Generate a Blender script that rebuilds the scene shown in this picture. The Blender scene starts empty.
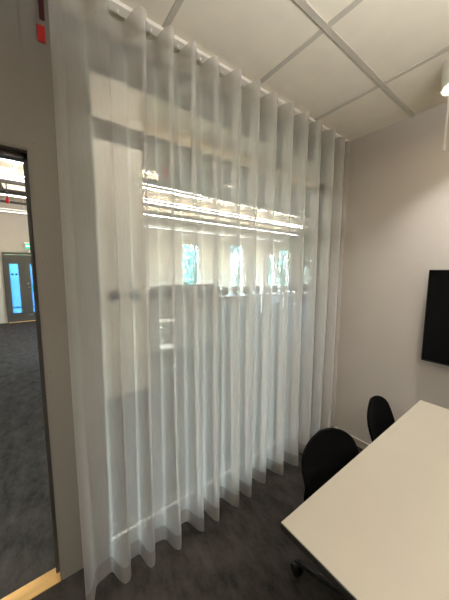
import bpy, bmesh, math, random
from mathutils import Vector, Matrix
random.seed(7)
SC = bpy.context.scene
COL = SC.collection
R = math.radians

# ------------------------------------------------------------------ camera
YAW, PIT, ROLL = R(53.223), R(6.434), R(0.1986)
cam_d = bpy.data.cameras.new('camera')
cam_d.sensor_fit = 'VERTICAL'; cam_d.sensor_height = 24.0; cam_d.lens = 24.0 * 253.275 / 600.0
cam_d.clip_start = 0.02; cam_d.clip_end = 300
cam = bpy.data.objects.new('camera', cam_d); COL.objects.link(cam)
f = Vector((-math.sin(YAW) * math.cos(PIT), math.cos(YAW) * math.cos(PIT), -math.sin(PIT)))
r0 = Vector((math.cos(YAW), math.sin(YAW), 0)); u0 = r0.cross(f)
rr = r0 * math.cos(ROLL) + u0 * math.sin(ROLL); uu = -r0 * math.sin(ROLL) + u0 * math.cos(ROLL)
M = Matrix((rr, uu, -f)).transposed().to_4x4(); M.translation = (0, 0, 1.5)
cam.matrix_world = M
SC.camera = cam

# ------------------------------------------------------------------ world and exposure
w = bpy.data.worlds.new('world'); SC.world = w; w.use_nodes = True
nt = w.node_tree; nt.nodes.clear()
sky = nt.nodes.new('ShaderNodeTexSky'); sky.sky_type = 'NISHITA'; sky.sun_disc = False
sky.sun_elevation = R(42); sky.sun_rotation = R(200); sky.air_density = 1.2; sky.dust_density = 1.0
bg = nt.nodes.new('ShaderNodeBackground'); bg.inputs['Strength'].default_value = 18.0
wo = nt.nodes.new('ShaderNodeOutputWorld')
mixw = nt.nodes.new('ShaderNodeMixRGB'); mixw.inputs[0].default_value = .4; mixw.inputs[2].default_value = (.26, .30, .37, 1)
nt.links.new(sky.outputs[0], mixw.inputs[1]); nt.links.new(mixw.outputs[0], bg.inputs[0]); nt.links.new(bg.outputs[0], wo.inputs[0])
sd = bpy.data.lights.new('sun', 'SUN'); sd.energy = 5.0; sd.angle = R(.6); sd.color = (1, .95, .86)
sun = bpy.data.objects.new('sun', sd); COL.objects.link(sun)
sun.rotation_euler = Vector((-.75, .12, -.65)).to_track_quat('-Z', 'Y').to_euler()
vs = SC.view_settings
vs.view_transform = 'Standard'; vs.look = 'None'; vs.gamma = 1.0; vs.use_curve_mapping = False
vs.exposure = 1.0
cy = SC.cycles
cy.use_denoising = True; cy.max_bounces = 10; cy.diffuse_bounces = 5; cy.transparent_max_bounces = 32
cy.transmission_bounces = 8; cy.caustics_reflective = False; cy.caustics_refractive = False
cy.sample_clamp_indirect = 3; cy.use_adaptive_sampling = False

# daylight portals at the added openings of the unseen end wall: they emit nothing, they only guide sky sampling
for px, pw in ((-5.0, 6.6),):
    pd = bpy.data.lights.new('window_portal', 'AREA'); pd.shape = 'RECTANGLE'; pd.size = pw; pd.size_y = 2.6
    pd.cycles.is_portal = True
    po = bpy.data.objects.new('window_portal', pd); COL.objects.link(po)
    po.location = (px, 12.78, 1.6); po.rotation_euler = (R(-90), 0, 0)

# light levels
LED = 12.0            # office ceiling light lines
SPOT_W = 2.2         # meeting room downlights
PEND_W = 6.8         # added pendant outside the frame, brightens the room
WARM = (1.0, 0.97, 0.93)
OFFICE = (1.0, 0.95, 0.90)

# ------------------------------------------------------------------ materials
def lin(c):
    return tuple(((v / 255) / 12.92 if v / 255 <= .04045 else ((v / 255 + .055) / 1.055) ** 2.4) for v in c)

def mat(name, rgb, rough=.6, metal=0, var=.06, scale=6.0, bump=0, bscale=200, spec=.4, stretch=None):
    m = bpy.data.materials.new(name); m.use_nodes = True
    n = m.node_tree.nodes; l = m.node_tree.links
    b = n['Principled BSDF']; c = lin(rgb)
    b.inputs['Roughness'].default_value = rough; b.inputs['Metallic'].default_value = metal
    b.inputs['Specular IOR Level'].default_value = spec
    tc = n.new('ShaderNodeTexCoord'); mp = n.new('ShaderNodeMapping')
    l.new(tc.outputs['Object'], mp.inputs[0])
    if stretch: mp.inputs['Scale'].default_value = stretch
    nz = n.new('ShaderNodeTexNoise'); nz.inputs['Scale'].default_value = scale; nz.inputs['Detail'].default_value = 5
    l.new(mp.outputs[0], nz.inputs['Vector'])
    rp = n.new('ShaderNodeValToRGB')
    rp.color_ramp.elements[0].position = .3; rp.color_ramp.elements[1].position = .7
    rp.color_ramp.elements[0].color = (*[max(0, v * (1 - var)) for v in c], 1)
    rp.color_ramp.elements[1].color = (*[min(1, v * (1 + var)) for v in c], 1)
    l.new(nz.outputs[0], rp.inputs[0]); l.new(rp.outputs[0], b.inputs['Base Color'])
    if bump:
        n2 = n.new('ShaderNodeTexNoise'); n2.inputs['Scale'].default_value = bscale; n2.inputs['Detail'].default_value = 3
        l.new(mp.outputs[0], n2.inputs['Vector'])
        bp = n.new('ShaderNodeBump'); bp.inputs['Strength'].default_value = bump; bp.inputs['Distance'].default_value = .01
        l.new(n2.outputs[0], bp.inputs['Height']); l.new(bp.outputs[0], b.inputs['Normal'])
    return m

def emis(name, rgb, s, base=(.8, .8, .8)):
    m = bpy.data.materials.new(name); m.use_nodes = True
    n = m.node_tree.nodes; b = n['Principled BSDF']
    b.inputs['Base Color'].default_value = (*base, 1)
    b.inputs['Emission Color'].default_value = (*rgb, 1); b.inputs['Emission Strength'].default_value = s
    return m

def glass(name, tint, refl=.9):
    m = bpy.data.materials.new(name); m.use_nodes = True
    n = m.node_tree.nodes; l = m.node_tree.links; n.clear()
    o = n.new('ShaderNodeOutputMaterial'); t = n.new('ShaderNodeBsdfTransparent'); g = n.new('ShaderNodeBsdfGlossy')
    t.inputs[0].default_value = (*tint, 1); g.inputs['Roughness'].default_value = .01
    g.inputs[0].default_value = (refl, refl, refl, 1)
    fr = n.new('ShaderNodeFresnel'); ge = n.new('ShaderNodeNewGeometry'); io = n.new('ShaderNodeMapRange')
    io.inputs['To Min'].default_value = 1.5; io.inputs['To Max'].default_value = 1 / 1.5     # same reflectance leaving the pane as entering it
    l.new(ge.outputs['Backfacing'], io.inputs[0]); l.new(io.outputs[0], fr.inputs['IOR'])
    mx = n.new('ShaderNodeMixShader')
    l.new(fr.outputs[0], mx.inputs[0]); l.new(t.outputs[0], mx.inputs[1]); l.new(g.outputs[0], mx.inputs[2])
    l.new(mx.outputs[0], o.inputs[0])
    return m

def sheer(name, rgb, opacity, transl=.5):
    """open weave: holes (transparent) between threads (diffuse + translucent)"""
    m = bpy.data.materials.new(name); m.use_nodes = True
    n = m.node_tree.nodes; l = m.node_tree.links; n.clear()
    o = n.new('ShaderNodeOutputMaterial'); t = n.new('ShaderNodeBsdfTransparent')
    d = n.new('ShaderNodeBsdfDiffuse'); tr = n.new('ShaderNodeBsdfTranslucent')
    c = (*lin(rgb), 1); d.inputs[0].default_value = c; tr.inputs[0].default_value = c
    a = n.new('ShaderNodeMixShader'); a.inputs[0].default_value = transl
    l.new(d.outputs[0], a.inputs[1]); l.new(tr.outputs[0], a.inputs[2])
    tc = n.new('ShaderNodeTexCoord'); mp = n.new('ShaderNodeMapping'); mp.inputs['Scale'].default_value = (60, 60, 4)
    nz = n.new('ShaderNodeTexNoise'); nz.inputs['Scale'].default_value = 3; nz.inputs['Detail'].default_value = 4
    l.new(tc.outputs['Object'], mp.inputs[0]); l.new(mp.outputs[0], nz.inputs['Vector'])
    mr = n.new('ShaderNodeMapRange'); mr.inputs['To Min'].default_value = opacity - .05; mr.inputs['To Max'].default_value = opacity + .05
    l.new(nz.outputs[0], mr.inputs[0])
    mx = n.new('ShaderNodeMixShader')
    l.new(mr.outputs[0], mx.inputs[0]); l.new(t.outputs[0], mx.inputs[1]); l.new(a.outputs[0], mx.inputs[2])
    l.new(mx.outputs[0], o.inputs[0])
    return m

def carpet_mat():
    m = mat('carpet', (56, 52, 48), .95, 0, .0, 4, .35, 260, .1)
    n = m.node_tree.nodes; l = m.node_tree.links; b = n['Principled BSDF']
    tc = n.new('ShaderNodeTexCoord'); mp = n.new('ShaderNodeMapping')
    mp.inputs['Rotation'].default_value = (0, 0, R(20)); mp.inputs['Scale'].default_value = (4, 7, 1)
    l.new(tc.outputs['Object'], mp.inputs[0])
    a = n.new('ShaderNodeTexNoise'); a.inputs['Scale'].default_value = 1.6; a.inputs['Detail'].default_value = 8; a.inputs['Roughness'].default_value = .7
    l.new(mp.outputs[0], a.inputs['Vector'])
    rp = n.new('ShaderNodeValToRGB'); e = rp.color_ramp.elements
    e[0].position = .32; e[1].position = .7
    e[0].color = (*lin((36, 34, 32)), 1); e[1].color = (*lin((70, 66, 62)), 1)
    l.new(a.outputs[0], rp.inputs[0])
    l.new(rp.outputs[0], b.inputs['Base Color'])
    return m

MT = dict(
    carpet=carpet_mat(),
    wall=mat('wall_paint', (198, 190, 183), .85, 0, .015, 3, .05, 300),
    panel=mat('partition_panel', (126, 121, 114), .6, 0, .02, 3),
    tile=mat('ceiling_tile', (230, 223, 207), .95, 0, .03, 10, .12, 350),
    grid=mat('ceiling_grid', (190, 184, 172), .6, 0, .02),
    dark=mat('dark_grey_metal', (66, 64, 60), .5, 0, .04),
    frame=mat('frame_grey', (120, 116, 110), .5, 0, .03),
    rail=mat('rail_white', (200, 197, 190), .5, 0, .02),  # pale tone for the highlight along skirting tops
    skirt=mat('skirting_paint', (186, 178, 166), .55, 0, .02),
    oak=mat('oak', (238, 192, 122), .5, 0, .14, 4, .05, 60, .4, (8, 1.2, 8)),
    track=mat('white_track', (240, 236, 226), .45, 0, .01),
    black=mat('black_plastic', (2, 2, 2), .8, 0, .08, spec=.1),
    castor=mat('black_castor', (14, 14, 14), .35, 0, .05),
    charcoal=mat('charcoal_fabric', (74, 76, 80), .9, 0, .1, 40, .2, 400),
    top=mat('table_laminate', (172, 164, 149), .55, 0, .015, 5, .02, 400, .35),
    edge=mat('table_edge', (38, 36, 34), .5, 0, .05),
    screen=mat('tv_screen', (4, 4, 5), .25, 0, 0, spec=.2),
    bezel=mat('tv_bezel', (18, 18, 18), .5),
    white=mat('white_plastic', (236, 232, 224), .5, 0, .01),
    offwall=mat('office_wall', (176, 168, 158), .85, 0, .02),
    offceil=mat('office_ceiling', (226, 214, 194), .85, 0, .03, 2),
    beam=mat('office_beam', (232, 216, 190), .7, 0, .03),
    column=mat('column_paint', (232, 222, 204), .8, 0, .03, 3),
    pipe=mat('dark_pipe', (70, 68, 66), .45, .3, .05),
    duct=mat('grey_duct', (88, 88, 86), .45, .4, .06),
    sofa=mat('sofa_fabric', (120, 118, 116), .95, 0, .08, 30, .2, 300),
    red=mat('red_plastic', (176, 30, 34), .5, 0, .05),
    darkred=mat('dark_red_strap', (70, 24, 26), .8, 0, .08),
    green=mat('green_sticker', (0, 132, 96), .5),
    signw=emis('sign_white', (.85, 1, .95), 1.6),
    signg=emis('sign_green', (.0, .50, .22), .9, (.0, .3, .12)),
    steel=mat('steel', (176, 172, 166), .3, .9, .04),
    dot=mat('grey_dot', (58, 58, 64), .6, 0, .05),
    blue=mat('blue_bottle', (60, 120, 190), .3),
    leaf=mat('leaf', (124, 146, 134), .7, 0, .5, 3),
    leafd=mat('leaf_dark', (96, 122, 124), .7, 0, .5, 3),
    bark=mat('bark', (84, 70, 56), .9, 0, .2, 8),
    grass=mat('grass', (96, 120, 70), .95, 0, .2, 3),
    brass=mat('screw', (120, 104, 82), .4, .6),
    glass=glass('clear_glass', (.96, .97, .97)),
    wglass=glass('window_glass', (.56, .70, .72)),
    sheer=sheer('sheer_voile', (249, 248, 247), .43, .6),
    heading=sheer('sheer_heading', (232, 229, 224), .54, .5),
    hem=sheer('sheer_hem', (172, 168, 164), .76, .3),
    led=emis('led_line', OFFICE, LED),
    led_wash=emis('led_line_wash', OFFICE, LED * .15),
    led_up=emis('led_line_up', OFFICE, LED * 3.5),
    led_near=emis('led_line_near', OFFICE, LED * 2.4),
    lens=emis('lamp_lens', (1, .86, .66), 14),
)
def frosted():
    m = bpy.data.materials.new('frosted_door_glass'); m.use_nodes = True
    n = m.node_tree.nodes; l = m.node_tree.links; n.clear()
    o = n.new('ShaderNodeOutputMaterial'); tr = n.new('ShaderNodeBsdfTranslucent'); t = n.new('ShaderNodeBsdfTransparent')
    tr.inputs[0].default_value = (.065, .10, .17, 1); t.inputs[0].default_value = (.2, .5, .6, 1)
    mx = n.new('ShaderNodeMixShader'); mx.inputs[0].default_value = .12
    l.new(tr.outputs[0], mx.inputs[1]); l.new(t.outputs[0], mx.inputs[2]); l.new(mx.outputs[0], o.inputs[0])
    return m
MT['frost'] = frosted()

# ------------------------------------------------------------------ mesh helpers
class MB:
    def __init__(s): s.bm = bmesh.new()
    def box(s, x0, x1, y0, y1, z0, z1, bev=0):
        b = bmesh.new()
        bmesh.ops.create_cube(b, size=1)
        for v in b.verts:
            v.co = ((x0 + x1) / 2 + v.co.x * (x1 - x0), (y0 + y1) / 2 + v.co.y * (y1 - y0), (z0 + z1) / 2 + v.co.z * (z1 - z0))
        if bev: bmesh.ops.bevel(b, geom=b.edges[:], offset=bev, segments=2, affect='EDGES', profile=.5)
        s._add(b); return s
    def segs(s, step):
        ys = [v.co.y for v in s.bm.verts]; y = min(ys) + step
        while y < max(ys) - .01:
            bmesh.ops.bisect_plane(s.bm, geom=s.bm.verts[:] + s.bm.edges[:] + s.bm.faces[:], plane_co=(0, y, 0), plane_no=(0, 1, 0)); y += step
        return s
    def _add(s, b, mx=None):
        if mx is not None: bmesh.ops.transform(b, matrix=mx, verts=b.verts)
        me = bpy.data.meshes.new('tmp'); b.to_mesh(me); b.free(); s.bm.from_mesh(me); bpy.data.meshes.remove(me)
    def lathe(s, prof, c=(0, 0, 0), n=24, axis='Z'):
        b = bmesh.new(); rings = []
        for r, z in prof:
            rings.append([b.verts.new((r * math.cos(2 * math.pi * i / n), r * math.sin(2 * math.pi * i / n), z)) for i in range(n)])
        for a, c2 in zip(rings, rings[1:]):
            for i in range(n): b.faces.new((a[i], a[(i + 1) % n], c2[(i + 1) % n], c2[i]))
        b.faces.new(rings[0][::-1]); b.faces.new(rings[-1])
        mx = Matrix.Translation(c)
        if axis == 'X': mx = mx @ Matrix.Rotation(R(90), 4, 'Y')
        if axis == 'Y': mx = mx @ Matrix.Rotation(R(-90), 4, 'X')
        s._add(b, mx); return s
    def tube(s, pts, rad, n=10):
        b = bmesh.new(); pts = [Vector(p) for p in pts]; rings = []
        rads = rad if isinstance(rad, (list, tuple)) else [rad] * len(pts)
        for i, p in enumerate(pts):
            t = (pts[min(i + 1, len(pts) - 1)] - pts[max(i - 1, 0)]).normalized()
            a = Vector((0, 0, 1)) if abs(t.z) < .9 else Vector((1, 0, 0))
            x = t.cross(a).normalized(); y = t.cross(x)
            rings.append([b.verts.new(p + (x * math.cos(2 * math.pi * k / n) + y * math.sin(2 * math.pi * k / n)) * rads[i]) for k in range(n)])
        for a, c in zip(rings, rings[1:]):
            for i in range(n): b.faces.new((a[i], a[(i + 1) % n], c[(i + 1) % n], c[i]))
        b.faces.new(rings[0][::-1]); b.faces.new(rings[-1])
        bmesh.ops.recalc_face_normals(b, faces=b.faces)
        s._add(b); return s
    def grid(s, fn, nu, nv):
        b = bmesh.new()
        V = [[b.verts.new(fn(i / nu, j / nv)) for j in range(nv + 1)] for i in range(nu + 1)]
        for i in range(nu):
            for j in range(nv): b.faces.new((V[i][j], V[i + 1][j], V[i + 1][j + 1], V[i][j + 1]))
        s._add(b); return s
    def poly(s, pts, z0, z1):
        b = bmesh.new(); a = [b.verts.new((x, y, z0)) for x, y in pts]; c = [b.verts.new((x, y, z1)) for x, y in pts]; n = len(pts)
        b.faces.new(a[::-1]); b.faces.new(c)
        for i in range(n): b.faces.new((a[i], a[(i + 1) % n], c[(i + 1) % n], c[i]))
        s._add(b); return s
    def build(s, name, m, parent=None, smooth=False, off=(0, 0, 0)):
        me = bpy.data.meshes.new(name); s.bm.to_mesh(me); s.bm.free()
        me.materials.append(MT[m])
        if smooth:
            for p in me.polygons: p.use_smooth = True
        o = bpy.data.objects.new(name, me); COL.objects.link(o); o.location = off
        if parent: o.parent = parent
        return o

def tag(o, label=None, cat=None, group=None, kind=None):
    if label: o['label'] = label
    if cat: o['category'] = cat
    if group: o['group'] = group
    if kind: o['kind'] = kind
    return o
def empty(name, loc=(0, 0, 0), rz=0):
    o = bpy.data.objects.new(name, None); COL.objects.link(o); o.location = loc; o.rotation_euler = (0, 0, rz)
    o.empty_display_size = .1
    return o
def copy_tree(o, parent=None):
    c = o.copy(); COL.objects.link(c); c.parent = parent
    for ch in o.children: copy_tree(ch, c)
    return c
def struct(o, label=None, cat=None): return tag(o, label, cat, kind='structure')

# ------------------------------------------------------------------ dimensions
WX = -1.33          # room face of the glazed partition
WB = -1.41          # office face
YB = 2.16           # back wall
H = 2.57
XR, YR = 2.7, -2.3
OX, OY0, OY1, OH = -9.5, -4.0, 12.6, 3.55

# ================================================================== LARGE STRUCTURE
struct(MB().box(OX - .2, XR + .1, OY0 - .1, OY1 + .1, -.12, 0).build('floor', 'carpet'), 'dark grey carpet floor of room and office', 'floor')

# meeting room ceiling: tiles with T-bars
cl = struct(MB().box(WX, XR, YR, YB, H, H + .05).build('ceiling', 'tile'), 'beige tiled suspended ceiling above the table', 'ceiling')
g = MB()
GX = [-.728 + .566 * k for k in range(0, 7)]
GY = [1.098 + .566 * k for k in range(-6, 2)]
for x in GX: g.box(x - .013, x + .013, YR, YB, H - .006, H + .001)
for y in GY: g.box(WX, XR, y - .012, y + .012, H - .005, H + .001)
g.build('ceiling_grid', 'grid', cl)

struct(MB().box(WX - .08, XR + .1, YB, YB + .1, 0, H + .4).build('wall_back', 'wall'), 'plain beige back wall behind the television', 'wall')
struct(MB().box(XR, XR + .1, YR - .1, YB, 0, H + .1).build('wall_right', 'wall'), 'beige side wall', 'wall')
struct(MB().box(WX - .08, XR, YR - .1, YR, 0, H + .1).build('wall_rear', 'wall'), 'beige rear wall', 'wall')
struct(MB().box(WX - .08, XR + .1, YR - .1, YB, H + .06, H + .12).build('ceiling_slab', 'wall'), 'slab over the suspended ceiling', 'ceiling')

GY0, GY1, GZ0, GZ1 = .236, 2.08, .05, 2.45   # glazed opening
DY0, DY1, DZ = -1.0, .012, 1.985             # doorway
wl = MB()
wl.box(WB, WX, DY1 + .004, GY0, 0, OH)                      # panel between door and glazing
wl.box(WB, WX, GY0, GY1, GZ1, OH)                           # over the glazing
wl.box(WB, WX, GY1, YB, 0, OH)
wl.box(WB, WX, OY0, DY0, 0, OH)
wl.box(WB, WX, DY0, DY1 + .000, DZ, OH)                     # lintel, thin joint beside the panel
wl.box(WB, WX - .004, DY1, DY1 + .004, DZ, OH)
wl.box(WB, WX, YB, OY1, 0, OH)
wall_left = struct(wl.build('wall_left', 'panel'), 'grey panelled partition wall around the doorway', 'wall')
for z in (2.01, 1.53, 1.055, .57):
    s = MB().lathe([(.0005, 0), (.0035, 0), (.003, .0012), (.0005, .0015)], (WX, .032, z), 10, 'X').build('screw', 'brass', wall_left)

# skirtings
bb = struct(MB().box(WX - .03, WX + .004, GY0 - .0, YB, 0, .056).build('baseboard_left', 'frame'), 'low skirting rail along the glazed wall', 'skirting')
MB().box(WX - .012, WX + .006, GY0, YB, .056, .062, .001).build('top_edge', 'rail', bb)  # light caught on the skirting top, put in as a pale strip
bk = struct(MB().box(WX, XR, YB - .012, YB, 0, .056).build('baseboard_back', 'skirt'), 'beige skirting board along the back wall', 'skirting')
MB().box(WX, XR, YB - .014, YB, .056, .064, .002).build('top_edge', 'rail', bk)  # same highlight strip, colour standing in for the lit edge

# glazing in the partition
win = struct(empty('window_1', (WX - .04, (GY0 + GY1) / 2, 0)), 'large interior glazed screen behind the sheer curtain', 'window')
wx0, wx1 = WX - .065, WX - .02
def local(mb, name, m, parent, **k):
    o = mb.build(name, m, parent, **k)
    o.location = -Vector(parent.location); return o
fr = MB()
fr.box(wx0, wx1, GY0, GY0 + .02, GZ0, GZ1); fr.box(wx0, wx1, GY1 - .03, GY1, GZ0, GZ1)
fr.box(wx0, wx1, GY0, GY1, GZ1 - .03, GZ1)
local(MB().box(wx0, wx1, GY0 + .02, GY1 - .03, GZ0, GZ0 + .014), 'bottom_rail', 'dark', win)
local(fr, 'frame', 'frame', win)
local(MB().box(wx0, wx1, GY0 + .02, GY1 - .03, 2.13, 2.20), 'transom', 'frame', win)
local(MB().box(wx0 + .018, wx0 + .026, GY0 + .02, GY1 - .03, GZ0 + .02, 2.13), 'pane', 'glass', win)
local(MB().box(wx0 + .018, wx0 + .026, GY0 + .02, GY1 - .03, 2.20, GZ1 - .03), 'pane', 'glass', win)
for k in range(17):
    y = .323 + .1 * k
    local(MB().lathe([(.0005, 0), (.031, 0), (.031, .0006), (.0005, .0006)], (wx0 + .0265, y, 1.372 - .0008 * k), 24, 'X'), 'dot', 'dot', win)

# doorway lining and threshold
dr = struct(empty('door_1', (WB + .04, DY1, 0)), 'open doorway with dark lining beside the curtain', 'door')
fm = MB()
fm.box(WB - .012, WX - .045, DY1 - .02, DY1 + .004, 0, DZ - .0)
fm.box(WB - .012, WX - .045, DY0 - .004, DY0 + .02, 0, DZ)
fm.box(WB - .012, WX - .045, DY0, DY1, DZ - .03, DZ + .004)
local(fm, 'door_frame', 'dark', dr)
sp = MB()
sp.box(WX - .045, WX - .004, DY1 - .004, DY1 + .006, 0, DZ); sp.box(WX - .045, WX - .004, DY0, DY1, DZ - .006, DZ + .003)
local(sp, 'reveal', 'panel', dr)
local(MB().box(WB, WX, DY0, DY1 - .004, 0, .006, .002), 'threshold', 'oak', dr)

# ------------------------------------------------------------------ office shell
holes = [(-.70, .24, 0, 2.02), (1.35, 3.3, .95, 2.45), (4.95, 5.74, .78, 2.62), (7.45, 8.22, .78, 2.75), (8.52, 8.62, .78, 2.2), (10.05, 10.5, .72, 2.4), (10.85, 11.7, .70, 2.7)]  # first window opening widened behind the column to let in more daylight
fw = MB(); y = OY0
for a, b, z0, z1 in holes:
    fw.box(OX - .2, OX, y, a, 0, OH)
    if z0 > 0: fw.box(OX - .2, OX, a, b, 0, z0)
    fw.box(OX - .2, OX, a, b, z1, OH); y = b
fw.box(OX - .2, OX, y, OY1, 0, OH)
struct(fw.build('wall_far', 'offwall'), 'cream far wall of the office with windows', 'wall')
def glazed_end(name, y, label):
    q = MB().box(OX - .2, WX, y, y + .15, 0, .3).box(OX - .2, WX, y, y + .15, 2.9, OH)
    for k in range(7):
        x = OX - .2 + k * (WX - OX + .2 - .2) / 6
        q.box(x, x + (.2 if k else 3.0), y, y + .15, .3, 2.9)
    return struct(q.build(name, 'offwall'), label, 'wall')
glazed_end('wall_end', OY1, 'end wall of the office with tall windows')  # openings added out of view to bring daylight onto the curtain
struct(MB().box(OX - .2, WX, OY0 - .15, OY0, 0, OH).build('wall_near', 'offwall'), 'near end wall of the office', 'wall')
oc = MB().box(OX - .2, WX, OY0 - .15, OY1 + .15, OH, OH + .12)
oco = struct(oc.build('ceiling_office', 'offceil'), 'cream open ceiling of the office with ribs', 'ceiling')
rb = MB()
for x in (-3.75, -4.9, -5.65, -6.9, -7.45, -8.2, -8.75): rb.box(x - .045, x + .045, OY0, OY1, OH - .16, OH)
rb.build('rib', 'beam', oco)
struct(MB().box(-3.65, -3.1, .56, 1.10, 0, OH).build('column', 'column'), 'beige square column in the office', 'column')
struct(MB().box(-60, OX - .2, -30, 50, -.3, -.15).build('ground', 'grass'), 'grass outside the far windows', 'ground')

# windows of the far wall
for i, (a, b, z0, z1) in enumerate(holes[1:], 2):
    wn = struct(empty('window_%d' % i, (OX - .08, (a + b) / 2, z0)), 'narrow far office window looking out on trees', 'window')
    q = MB(); t = .035
    q.box(OX - .1, OX - .05, a, a + t, z0, z1); q.box(OX - .1, OX - .05, b - t, b, z0, z1)
    q.box(OX - .1, OX - .05, a, b, z0, z0 + t); q.box(OX - .1, OX - .05, a, b, z1 - t, z1)
    local(q, 'frame', 'white', wn)
    local(MB().box(OX - .078, OX - .07, a + t, b - t, z0 + t, z1 - t), 'pane', 'wglass', wn)

# far double door
d2 = struct(empty('door_2', (OX, -.23, 0)), 'dark double door with two tall blue frosted panes', 'door')
q = MB()
q.box(OX - .12, OX + .02, -.70, -.655, 0, 2.02); q.box(OX - .12, OX + .02, .195, .24, 0, 2.02); q.box(OX - .12, OX + .02, -.655, .195, 1.96, 2.02)
local(q, 'door_frame', 'dark', d2)
for a, b, p0, p1 in ((-.656, -.2235, -.565, -.365), (-.223, .196, -.095, .105)):
    q = MB()
    q.box(OX - .06, OX, a, p0, .012, 1.955); q.box(OX - .06, OX, p1, b, .012, 1.955)
    q.box(OX - .06, OX, p0, p1, .012, .27); q.box(OX - .06, OX, p0, p1, 1.70, 1.955)
    lf = local(q, 'door_leaf', 'dark', d2)
    def sub(mb, name, m): o = mb.build(name, m, lf); return o
    sub(MB().box(OX - .035, OX - .025, p0, p1, .27, 1.70), 'pane', 'frost')
    for k in (.30, .74):
        yc = p0 + (p1 - p0) * k
        sub(MB().box(OX - .025, OX - .022, yc - .026, yc + .026, 1.37, 1.42), 'dot', 'black')
    sub(MB().box(OX - .05, OX - .04, p0, p1, .42, .45), 'cross_bar', 'frame')
    if a > -.3:
        sub(MB().tube([(OX + .0, -.165, 1.02), (OX + .05, -.165, 1.02), (OX + .05, -.11, 1.02)], .011), 'handle', 'steel')
        sub(MB().lathe([(.001, 0), (.028, 0), (.026, .012), (.001, .014)], (OX, -.165, 1.12), 16, 'X'), 'lock', 'steel')
        sub(MB().box(OX - .024, OX - .02, -.08, .03, .90, 1.07), 'sticker', 'green')
local(MB().box(OX - .12, OX + .05, -.68, .22, 0, .012, .003), 'threshold', 'oak', d2)

# ================================================================== CURTAIN
cur = tag(empty('sheer_curtain', (-1.17, .08, 0)), 'white sheer floor-length curtain hanging in soft folds before the glazed wall', 'curtain')
PK = [.093, .265, .412, .545, .665, .795, .937, 1.07, 1.218, 1.366, 1.522, 1.685, 1.855, 2.02, 2.115]
AM = [.035, .055, .06, .058, .06, .056, .06, .06, .056, .06, .06, .058, .055, .04, .03]
NS = 22
rnd = random.Random(3)
drift = [(rnd.uniform(-.02, .02), rnd.uniform(-.016, .016), rnd.uniform(0, 6.28)) for _ in PK]
def curtain_pt(u, z):
    """u in 0..len(PK)-1, z metres -> point on the cloth"""
    i = min(int(u), len(PK) - 2); t = u - i; s = 1 - z / 2.56     # s=1 at the floor
    def py(k):
        d = drift[k]; return PK[k] + (d[0] * s if 0 < k < len(PK) - 1 else 0) + .006 * math.sin(3.2 * s + d[2])
    y = py(i) + (py(i + 1) - py(i)) * t
    A = (AM[i] + (AM[i + 1] - AM[i]) * t) * (1 - .02 * s + .10 * math.sin(2.4 * s + i))
    ph = 2 * math.pi * t
    cc = ((math.cos(ph) + 1) / 2) ** (1.1 + .9 * min(1, s * 5) + 3.4 * math.sin(math.pi * min(1, s * 1.05)) ** .7) * 2 - 1
    x = -1.172 + A * cc + (drift[i][1] * (1 - t) + drift[i + 1][1] * t) * s
    bul = .006 * (PK[i + 1] - PK[i]) / .14
    y += bul * math.sin(2 * ph)
    x += .006 * math.sin(5.1 * u) * s * s
    if u < 1: x += .02 * (1 - u) ** 2 * s
    return (x, y, z)
NU = (len(PK) - 1) * NS
HEMZ, BOT, TOPZ, HD = .10, .014, 2.55, 2.465
def cl_obj(name, m, z0, z1, nv, dx=0):
    mb = MB().grid(lambda a, b: (lambda p: (p[0] + dx, p[1], p[2]))(curtain_pt(a * (len(PK) - 1), z0 + (z1 - z0) * b)), NU, nv)
    return local(mb, name, m, cur, smooth=True)
cl_obj('fabric', 'sheer', HEMZ, HD, 36)
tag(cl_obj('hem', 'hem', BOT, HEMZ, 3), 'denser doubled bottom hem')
tag(cl_obj('heading', 'heading', HD, TOPZ, 2), 'doubled heading band at the top')

trk = tag(empty('curtain_track', (-1.18, 1.1, H)), 'white ceiling track the sheer curtain hangs from', 'curtain track')
local(MB().box(-1.205, -1.16, .02, YB - .002, H - .018, H - .001, .003), 'rail', 'track', trk)
for k, p in enumerate(PK[:-1]):
    yc = (p + PK[k + 1]) / 2
    local(MB().lathe([(.003, -.012), (.004, -.008), (.003, 0)], (-1.183, yc, H - .018), 8), 'glider', 'white', trk)

# ================================================================== TABLE
TX0, TX1, TY0, TY1, TZ = -.464, 1.95, .568, 1.852, .72
tb = tag(empty('meeting_table', ((TX0 + TX1) / 2, (TY0 + TY1) / 2, 0)), 'large pale laminate meeting table with thin black edge', 'table')
local(MB().box(TX0 + .002, TX1 - .002, TY0 + .002, TY1 - .002, TZ - .004, TZ, .0015), 'tabletop', 'top', tb)
tag(local(MB().box(TX0, TX1, TY0, TY1, TZ - .026, TZ - .004, .002), 'edge_band', 'edge', tb), 'dark edge of the tabletop')
local(MB().box(.0, 1.5, TY0 + .6, TY0 + .68, TZ - .09, TZ - .026), 'beam', 'edge', tb)
for x in (.05, 1.45):
    l = MB().box(x - .03, x + .03, TY0 + .61, TY0 + .67, .04, TZ - .026, .006)
    l.box(x - .035, x + .035, TY0 + .15, TY1 - .15, .0, .04, .006); l.box(x - .03, x + .03, TY0 + .12, TY1 - .12, TZ - .06, TZ - .026)
    local(l, 'leg', 'edge', tb)

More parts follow.
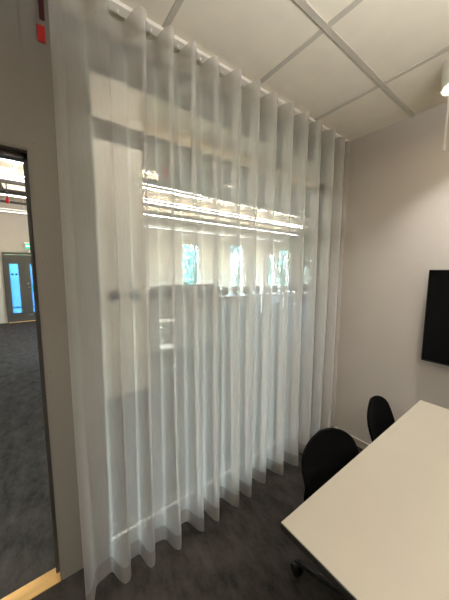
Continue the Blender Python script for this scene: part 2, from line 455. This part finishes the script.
# ================================================================== CHAIRS
def shell_fn(th=0):
    # centre line from seat front lip to back top (local: +x faces the table)
    path = [(.235, .395), (.225, .425), (.17, .443), (.05, .436), (-.08, .430), (-.165, .445), (-.215, .49), (-.235, .55), (-.25, .615), (-.262, .68), (-.272, .732)]
    half = [.17, .19, .205, .215, .21, .19, .18, .178, .178, .174, .16]
    n = len(path) - 1
    def cat(a, t):
        i = min(int(t), n - 1); k = t - i
        p0, p1, p2, p3 = a[max(i - 1, 0)], a[i], a[i + 1], a[min(i + 2, n)]
        g = lambda q0, q1, q2, q3: .5 * (2 * q1 + (q2 - q0) * k + (2 * q0 - 5 * q1 + 4 * q2 - q3) * k * k + (3 * q1 - q0 - 3 * q2 + q3) * k ** 3)
        return tuple(g(*q) for q in zip(p0, p1, p2, p3)) if isinstance(p0, tuple) else g(p0, p1, p2, p3)
    def fn(a, b):
        b = 1 - (1 - b) ** 1.25      # finer rows towards the rounded top
        t = b * n; x, z = cat(path, t); h = cat(half, t); s = 2 * a - 1
        y = s * h
        back = max(0, min(1, (t - 5) / 2.0)); seat = 1 - back
        x += back * (.05 - .035 * max(0, (t - 7) / 3)) * s * s                      # wraps forward
        z += seat * .02 * s * s
        if b > .76: x, y = x, y * max(.06, 1 - ((b - .76) / .24) ** 2.6) ** .5
        return (x, y, z)
    return fn
def make_chair(name, label, group=None, m='black'):
    t = tag(empty(name), label, 'chair', group)
    o = MB().grid(shell_fn(), 16, 34).build('shell', m, t, smooth=True)
    md = o.modifiers.new('s', 'SOLIDIFY'); md.thickness = .014; md.offset = 0
    md = o.modifiers.new('b', 'SUBSURF'); md.levels = 1; md.render_levels = 2
    MB().box(-.10, .10, -.10, .10, .40, .424, .006).build('seat_plate', 'castor', t)
    MB().lathe([(.024, .10), (.024, .26), (.016, .262), (.016, .40)], n=16).build('column', 'castor', t, smooth=False)
    MB().lathe([(.03, .055), (.042, .062), (.042, .10), (.03, .115)], n=18).build('hub', 'castor', t)
    for k in range(5):
        a = R(180 + 26) + k * 2 * math.pi / 5
        c, s = math.cos(a), math.sin(a)
        lg = MB().tube([(.03 * c, .03 * s, .09), (.15 * c, .15 * s, .085), (.295 * c, .295 * s, .068)], [.022, .018, .014], 8).build('leg', 'castor', t)
        cs = MB()
        cs.lathe([(.004, -.02), (.026, -.02), (.027, -.006), (.02, -.004), (.02, .004), (.027, .006), (.026, .02), (.004, .02)], (.3 * c, .3 * s, .027), 16, 'Y')
        cs.lathe([(.006, .03), (.006, .07)], (.29 * c, .29 * s, 0), 8)
        cs.build('castor', 'castor', lg)
    return t
ch1 = make_chair('swivel_chair', 'black shell swivel chair at the near corner of the table, closest to the viewer', 'black chairs at the table')
ch1.location = (-.375, 1.025, 0); ch1.rotation_euler.z = R(-13)
ch2 = copy_tree(ch1)
ch2['label'] = 'black shell chair at the table end, the farther one beside the back wall'
ch2.location = (-.37, 1.63, 0); ch2.rotation_euler.z = R(4)

# ================================================================== TELEVISION
tv = tag(empty('television', (.0, YB, .9)), 'black flat television mounted on the beige back wall', 'television')
X0, X1, Z0, Z1, YF = -.536, .60, .906, 1.516, 2.07
local(MB().box(X0, X1, YF, YF + .03, Z0, Z1, .003), 'housing', 'bezel', tv)
local(MB().box(X0 + .006, X1 - .006, YF - .0015, YF, Z0 + .012, Z1 - .006), 'screen', 'screen', tv)
local(MB().box(X0 + .25, X1 - .25, YF + .03, YF + .05, Z0 + .06, Z1 - .15, .008), 'rear_box', 'bezel', tv)
local(MB().box(-.17, .23, YF + .05, YB - .001, 1.05, 1.35), 'wall_bracket', 'bezel', tv)

# ================================================================== CEILING LAMPS
def make_lamp(name, label):
    t = tag(empty(name), label, 'ceiling lamp')
    MB().lathe([(.080, -.006), (.080, 0)], n=28).build('ceiling_plate', 'white', t)
    b = MB().lathe([(.068, -.125), (.078, -.127), (.078, -.006), (.06, -.006)], n=32).build('lamp_body', 'white', t, smooth=False)
    MB().lathe([(.062, -.129), (.062, -.1255)], n=28).build('lens', 'lens', t)
    ld = bpy.data.lights.new('lamp_light', 'AREA'); ld.shape = 'DISK'; ld.size = .11; ld.energy = SPOT_W
    ld.color = WARM; ld.spread = R(95)
    lo = bpy.data.objects.new('lamp_light', ld); COL.objects.link(lo); lo.parent = t; lo.location = (0, 0, -.133)
    return t
lp = make_lamp('ceiling_spotlight', 'small white cylindrical ceiling spotlight glowing above the table')
lp.location = (-.408, 1.80, H)
for x, y in ((.75, 1.3), (.75, -.6), (-.55, -.9)):  # unseen spotlights added to light the room
    c = copy_tree(lp); c.location = (x, y, H); c['label'] = 'white cylindrical ceiling spotlight farther along the ceiling'
    c['group'] = 'spotlights beyond the frame'
cd = tag(empty('hanging_cord', (-.40, 1.6, H)), 'thin white cord hanging down from the ceiling by the lamp', 'cord')
MB().tube([(0, 0, 0), (0, 0, -.25), (0, 0, -.47)], .0045).build('cord', 'white', cd)
MB().lathe([(.003, -.50), (.007, -.495), (.006, -.47), (.003, -.465)], n=12).build('end_cap', 'white', cd)
pn = tag(empty('pendant_lamp', (.9, .45, H)), 'white linear pendant lamp hanging over the table', 'pendant lamp')  # invented lamp out of view, lights the ceiling and table
MB().box(-.6, .6, -.05, .05, -.80, -.74, .006).build('housing', 'white', pn)
for x in (-.5, .5): MB().tube([(x, 0, -.75), (x, 0, 0)], .002, 6).build('wire', 'white', pn)
for nm, z, rx, e in (('light_down', -.805, 0, PEND_W), ('light_up', -.735, 180, PEND_W * 8.4)):
    ld = bpy.data.lights.new(nm, 'AREA'); ld.shape = 'RECTANGLE'; ld.size = 1.15; ld.size_y = .08; ld.energy = e; ld.color = WARM; ld.spread = R(155 if rx else 180)
    lo = bpy.data.objects.new(nm, ld); COL.objects.link(lo); lo.parent = pn; lo.location = (0, 0, z); lo.rotation_euler = (R(rx), 0, 0)

# red tag by the curtain
rt = tag(empty('wall_tag', (WX, .082, 2.43)), 'small red tag on a dark red strap high beside the curtain', 'tag')
MB().box(0, .008, -.012, .014, -.03, .03, .002).build('tag', 'red', rt)
MB().box(.0, .004, -.002, .016, .055, .14).build('strap', 'darkred', rt)

# ================================================================== OFFICE THINGS
def linear_light(name, x, y0, y1, z, label, wd=.036, dm='led', um='led_up'):
    t = tag(empty(name, (x, (y0 + y1) / 2, z)), label, 'ceiling light', 'linear office lights')
    local(MB().box(x - wd / 2 - .006, x + wd / 2 + .006, y0, y1, z, z + .06), 'housing', 'white', t)
    local(MB().box(x - wd / 2, x + wd / 2, y0 + .01, y1 - .01, z - .012, z).segs(.5), 'diffuser', dm, t)
    local(MB().box(x - wd / 2, x + wd / 2, y0 + .01, y1 - .01, z + .06, z + .068).segs(.5), 'upper_diffuser', um, t)  # upward glow added to brighten the office ceiling
    n = int((y1 - y0) / 2)
    for k in range(n + 1):
        yy = y0 + .2 + (y1 - y0 - .4) * k / max(1, n)
        local(MB().tube([(x, yy, z + .06), (x, yy, OH)], .004, 6), 'hanger', 'white', t)
    return t
linear_light('linear_light', -5.3, -2.2, 3.3, 3.2, 'bright linear light hanging closest to the glazing')
linear_light('linear_light', -2.0, .5, 7.5, 3.4, 'linear light hanging nearest the glazed wall', .05, 'led_near', 'led_near')  # added above the view to light the column face and curtain
linear_light('linear_light', -6.15, -2.5, 8.3, 3.15, 'long bright linear light over the middle of the office')
linear_light('linear_light', -7.7, -2.5, 10, 3.2, 'linear light hanging beyond the dark pipes')
linear_light('linear_light', -9.33, -2.5, 11, 3.12, 'linear light washing the top of the far wall', .04, 'led_wash', 'led_wash')
t = tag(empty('cross_light', (-5.7, -.1, 3.3)), 'short linear light running across towards the far wall', 'ceiling light')
local(MB().box(-6.05, -5.55, -.17, -.12, 3.34, 3.40), 'housing', 'white', t); local(MB().box(-6.04, -5.56, -.165, -.125, 3.33, 3.34), 'diffuser', 'led', t)

dk = tag(empty('ceiling_duct', (-4.35, 5, 3.1)), 'broad grey duct running under the office ceiling', 'duct')
local(MB().box(-4.55, -4.2, 1.9, 12, 3.12, 3.36, .02), 'duct_body', 'duct', dk)
for yy in (2.6, 5.2, 7.8, 10.4): local(MB().box(-4.58, -4.17, yy, yy + .05, 3.10, 3.38), 'flange', 'pipe', dk)
for nm, x, z, r, lb in (('ceiling_pipe', -4.05, 3.18, .012, 'thin dark conduit under the office ceiling nearest the glazing'),
                    ('ceiling_pipe', -6.65, 3.22, .04, 'dark pipe just beyond the long light'),
                    ('ceiling_pipe', -7.35, 3.2, .05, 'thicker dark pipe before the second light line'),
                    ('ceiling_pipe', -8.45, 3.2, .03, 'dark pipe nearest the far wall')):
    tag(MB().tube([(x, OY0, z), (x, OY1, z)], r, 10).build(nm, 'pipe'), lb, 'pipe')
tag(MB().box(-5.15, -5.02, -3, 9, 3.22, 3.3).build('cable_tray', 'pipe'), 'dark cable tray beside the nearest light line', 'cable tray')
# branch pipe with red sprinkler fittings
bp = tag(MB().tube([(-6.65, -.9, 3.22), (-6.65, -.55, 3.2), (-6.62, -.42, 3.16), (-6.6, -.38, 3.04)], .035, 10).build('pipe_elbow', 'pipe'), 'dark bent pipe end below the ceiling pipes', 'pipe')
for x, y, z, lb in ((-7.3, -.36, 3.02, 'red sprinkler bulb hanging above the doorway view'), (-3.9, 1.75, 3.05, 'red sprinkler fitting beyond the glazing left of the duct'), (-3.6, 4.35, 3.06, 'red sprinkler fitting beyond the glazing right of the duct')):
    s = tag(empty('sprinkler', (x, y, z)), lb, 'sprinkler')
    MB().lathe([(.005, -.09), (.03, -.08), (.04, -.03), (.03, .02), (.012, .05)], n=14).build('bulb', 'red', s, smooth=True)
    MB().lathe([(.012, .05), (.012, OH - z)], n=10).build('drop_pipe', 'pipe', s)
for k in range(5):
    y = 1.2 + k * .9
    tag(MB().tube([(-3.65, y, 3.30), (-4.1, y + .4, 3.30)], .02, 8).tube([(-3.68, y + .03, 3.30), (-3.68, y + .03, 3.39)], .006, 6).tube([(-4.05, y + .36, 3.30), (-4.05, y + .36, OH)], .006, 6).build('brace', 'pipe'), 'diagonal metal brace under the office ceiling', 'brace', 'diagonal ceiling braces')
sb = tag(empty('speaker_box', (-3.15, 3.6, OH)), 'grey box fixed under the office ceiling beyond the upper glazing', 'box')
MB().box(-.06, .06, -.13, .13, -.22, -.0, .008).build('housing', 'dark', sb); MB().box(.06, .063, -.11, .11, -.2, -.02).build('grille', 'frame', sb)

# exit sign above the far door
ex = tag(empty('exit_sign', (OX, -.03, 2.22)), 'green illuminated emergency exit sign above the far door', 'exit sign')
MB().box(.0, .05, -.145, .26, .065, .105, .004).build('housing', 'white', ex)
MB().box(.018, .03, -.135, .25, -.075, .065).build('panel', 'signg', ex)
ar = MB(); e = .0305
def yzpoly(mb, pts):
    b = bmesh.new(); a = [b.verts.new((e, y, z)) for y, z in pts]; c = [b.verts.new((e + .002, y, z)) for y, z in pts]; n = len(pts)
    b.faces.new(a); b.faces.new(c[::-1])
    for i in range(n): b.faces.new((a[i], a[(i + 1) % n], c[(i + 1) % n], c[i]))
    bmesh.ops.recalc_face_normals(b, faces=b.faces); mb._add(b)
yzpoly(ar, [(-.12, 0), (-.085, .04), (-.085, .014), (-.035, .014), (-.035, -.014), (-.085, -.014), (-.085, -.04)])
ar.build('arrow', 'signw', ex)
mn = MB()
mn.lathe([(.0005, 0), (.014, 0), (.014, .002), (.0005, .002)], (e, .045, .043), 12, 'X')
yzpoly(mn, [(.03, .028), (.065, .028), (.085, .0), (.075, -.004), (.06, .012), (.055, -.012), (.075, -.03), (.07, -.058), (.06, -.058), (.06, -.036), (.035, -.02), (.02, -.05), (-.005, -.05), (-.005, -.04), (.012, -.04), (.03, -.005), (.028, .012), (.012, -.005), (.004, 0)])
mn.build('running_figure', 'signw', ex)
yzpoly_m = MB(); yzpoly(yzpoly_m, [(.12, -.06), (.20, -.06), (.20, .055), (.12, .055)]); yzpoly_m.build('doorway_mark', 'signw', ex)
tag(MB().box(OX, OX + .06, -.09, .12, 2.02, 2.09, .006).build('door_closer', 'white'), 'white door closer box on top of the far door frame', 'door closer')

# high backed sofa behind the glazing
so = tag(empty('high_back_sofa', (-4.2, 2.2, 0)), 'grey high-backed sofa standing beyond the column', 'sofa')
def rbox(x0, x1, y0, y1, z0, z1, b): return MB().box(x0, x1, y0, y1, z0, z1, b)
pts = []
for cy_, cz_, a0 in ((2.74, 1.10, 0), (1.64, 1.10, 90), (1.54, .18, 180), (2.84, .18, 270)):
    rad = .16 if cz_ > 1 else .06
    pts += [(cy_ + rad * math.cos(R(a0 + k * 15)), cz_ + rad * math.sin(R(a0 + k * 15))) for k in range(7)]
bq = bmesh.new(); fa = [bq.verts.new((-3.98, y, z)) for y, z in pts]; fb = [bq.verts.new((-4.12, y, z)) for y, z in pts]
bq.faces.new(fa); bq.faces.new(fb[::-1])
for k in range(len(pts)): bq.faces.new((fa[k], fb[k], fb[(k + 1) % len(pts)], fa[(k + 1) % len(pts)]))
bmesh.ops.recalc_face_normals(bq, faces=bq.faces)
bmesh.ops.bevel(bq, geom=[e_ for e_ in bq.edges if abs(e_.verts[0].co.x - e_.verts[1].co.x) < 1e-6], offset=.02, segments=2, affect='EDGES')
mq = MB(); mq._add(bq); local(mq, 'backrest', 'sofa', so)
local(rbox(-4.75, -4.12, 1.55, 2.83, .12, .42, .05), 'seat', 'sofa', so)
local(rbox(-4.75, -4.12, 1.46, 1.57, .12, .66, .04), 'armrest', 'sofa', so); local(rbox(-4.75, -4.12, 2.81, 2.92, .12, .66, .04), 'armrest', 'sofa', so)
for x in (-4.7, -4.05):
    for y in (1.55, 2.82): local(MB().lathe([(.014, 0), (.02, .12)], (x, y, 0), 10), 'leg', 'dark', so)

st = tag(empty('tiered_side_table', (-3.55, 1.566, 0)), 'slim two-tier round white side table in front of the grey sofa', 'side table')
MB().lathe([(.10, .765 - .008), (.128, .765 - .004), (.128, .765)], n=28).build('shelf', 'white', st)
MB().lathe([(.10, .352), (.128, .357), (.128, .362)], n=28).build('shelf', 'white', st)
MB().lathe([(.004, .008), (.004, .757)], n=10).build('pole', 'frame', st)
MB().lathe([(.10, 0), (.10, .006), (.02, .01)], n=24).build('foot', 'sofa', st)

# long white desk with a bottle, far behind the curtain
de = tag(empty('office_desk', (-6.6, 6.2, 0)), 'long white office desk far beyond the glazing', 'desk')
local(MB().box(-6.95, -6.2, 4.4, 8.2, .72, .745, .004), 'desktop', 'white', de)
local(MB().box(-6.9, -6.87, 4.5, 8.1, .25, .72), 'modesty_panel', 'sofa', de)
for x in (-6.85, -6.3):
    for y in (4.5, 6.3, 8.1): local(MB().box(x - .025, x + .025, y - .025, y + .025, 0, .72), 'leg', 'white', de)
bo = tag(empty('bottle', (-6.4, 4.75, .745)), 'blue bottle standing on the long white desk', 'bottle')
MB().lathe([(.03, 0), (.034, .01), (.034, .15), (.014, .19), (.014, .21)], n=16).build('bottle_body', 'blue', bo, smooth=True)
MB().lathe([(.016, .21), (.016, .235)], n=12).build('cap', 'white', bo)
rg = MB(); pts = [(-3.095, .93 + .028 * math.cos(a * math.pi / 12), 1.33 + .045 * math.sin(a * math.pi / 12)) for a in range(25)]
tag(rg.tube(pts, .007, 8).build('wall_ring', 'frame'), 'small oval grey ring on the beige column', 'ring')  # reflection in the glazing modelled as a small solid ring

# trees outside the far windows
def tree(x, y, h, lb, m):
    t = tag(empty('tree', (x, y, -.15)), lb, 'tree')
    MB().tube([(0, 0, 0), (.05, 0, h * .3), (0, .08, h * .6), (.05, 0, h * .9)], [.16, .13, .08, .03], 10).build('trunk', 'bark', t)
    b = bmesh.new(); rd = random.Random(int(x * 7 + y * 13))
    for k in range(1500):
        a = rd.uniform(0, 6.283); zz = rd.random(); rad = h * .27 * math.sin(math.pi * (.08 + .9 * zz)) ** .6 * rd.random() ** .4
        p = Vector((rad * math.cos(a), rad * math.sin(a), h * (.12 + .9 * zz)))
        s = rd.uniform(.12, .26)
        n = Vector((rd.gauss(0, 1), rd.gauss(0, 1), rd.gauss(0, 1))).normalized(); q = n.orthogonal().normalized(); q2 = n.cross(q)
        b.faces.new([b.verts.new(p + q * s), b.verts.new(p + q2 * s * .6), b.verts.new(p - q * s), b.verts.new(p - q2 * s * .6)])
    mb = MB(); mb._add(b); mb.build('foliage', m, t)
for x, y, h, lb, m in ((-15, 8.3, 2.9, 'light green tree outside, seen through the brightest far window', 'leaf'), (-17, 10.2, 6.5, 'tall tree outside the brightest far window on its right', 'leafd'),
                   (-16, 13.5, 5.5, 'dark green tree outside between the middle windows', 'leafd'), (-15, 17.5, 5, 'green tree outside the rightmost far windows', 'leaf'), (-16, 2.6, 5, 'green tree outside left of the beige column', 'leaf')):
    tree(x, y, h, lb, m)
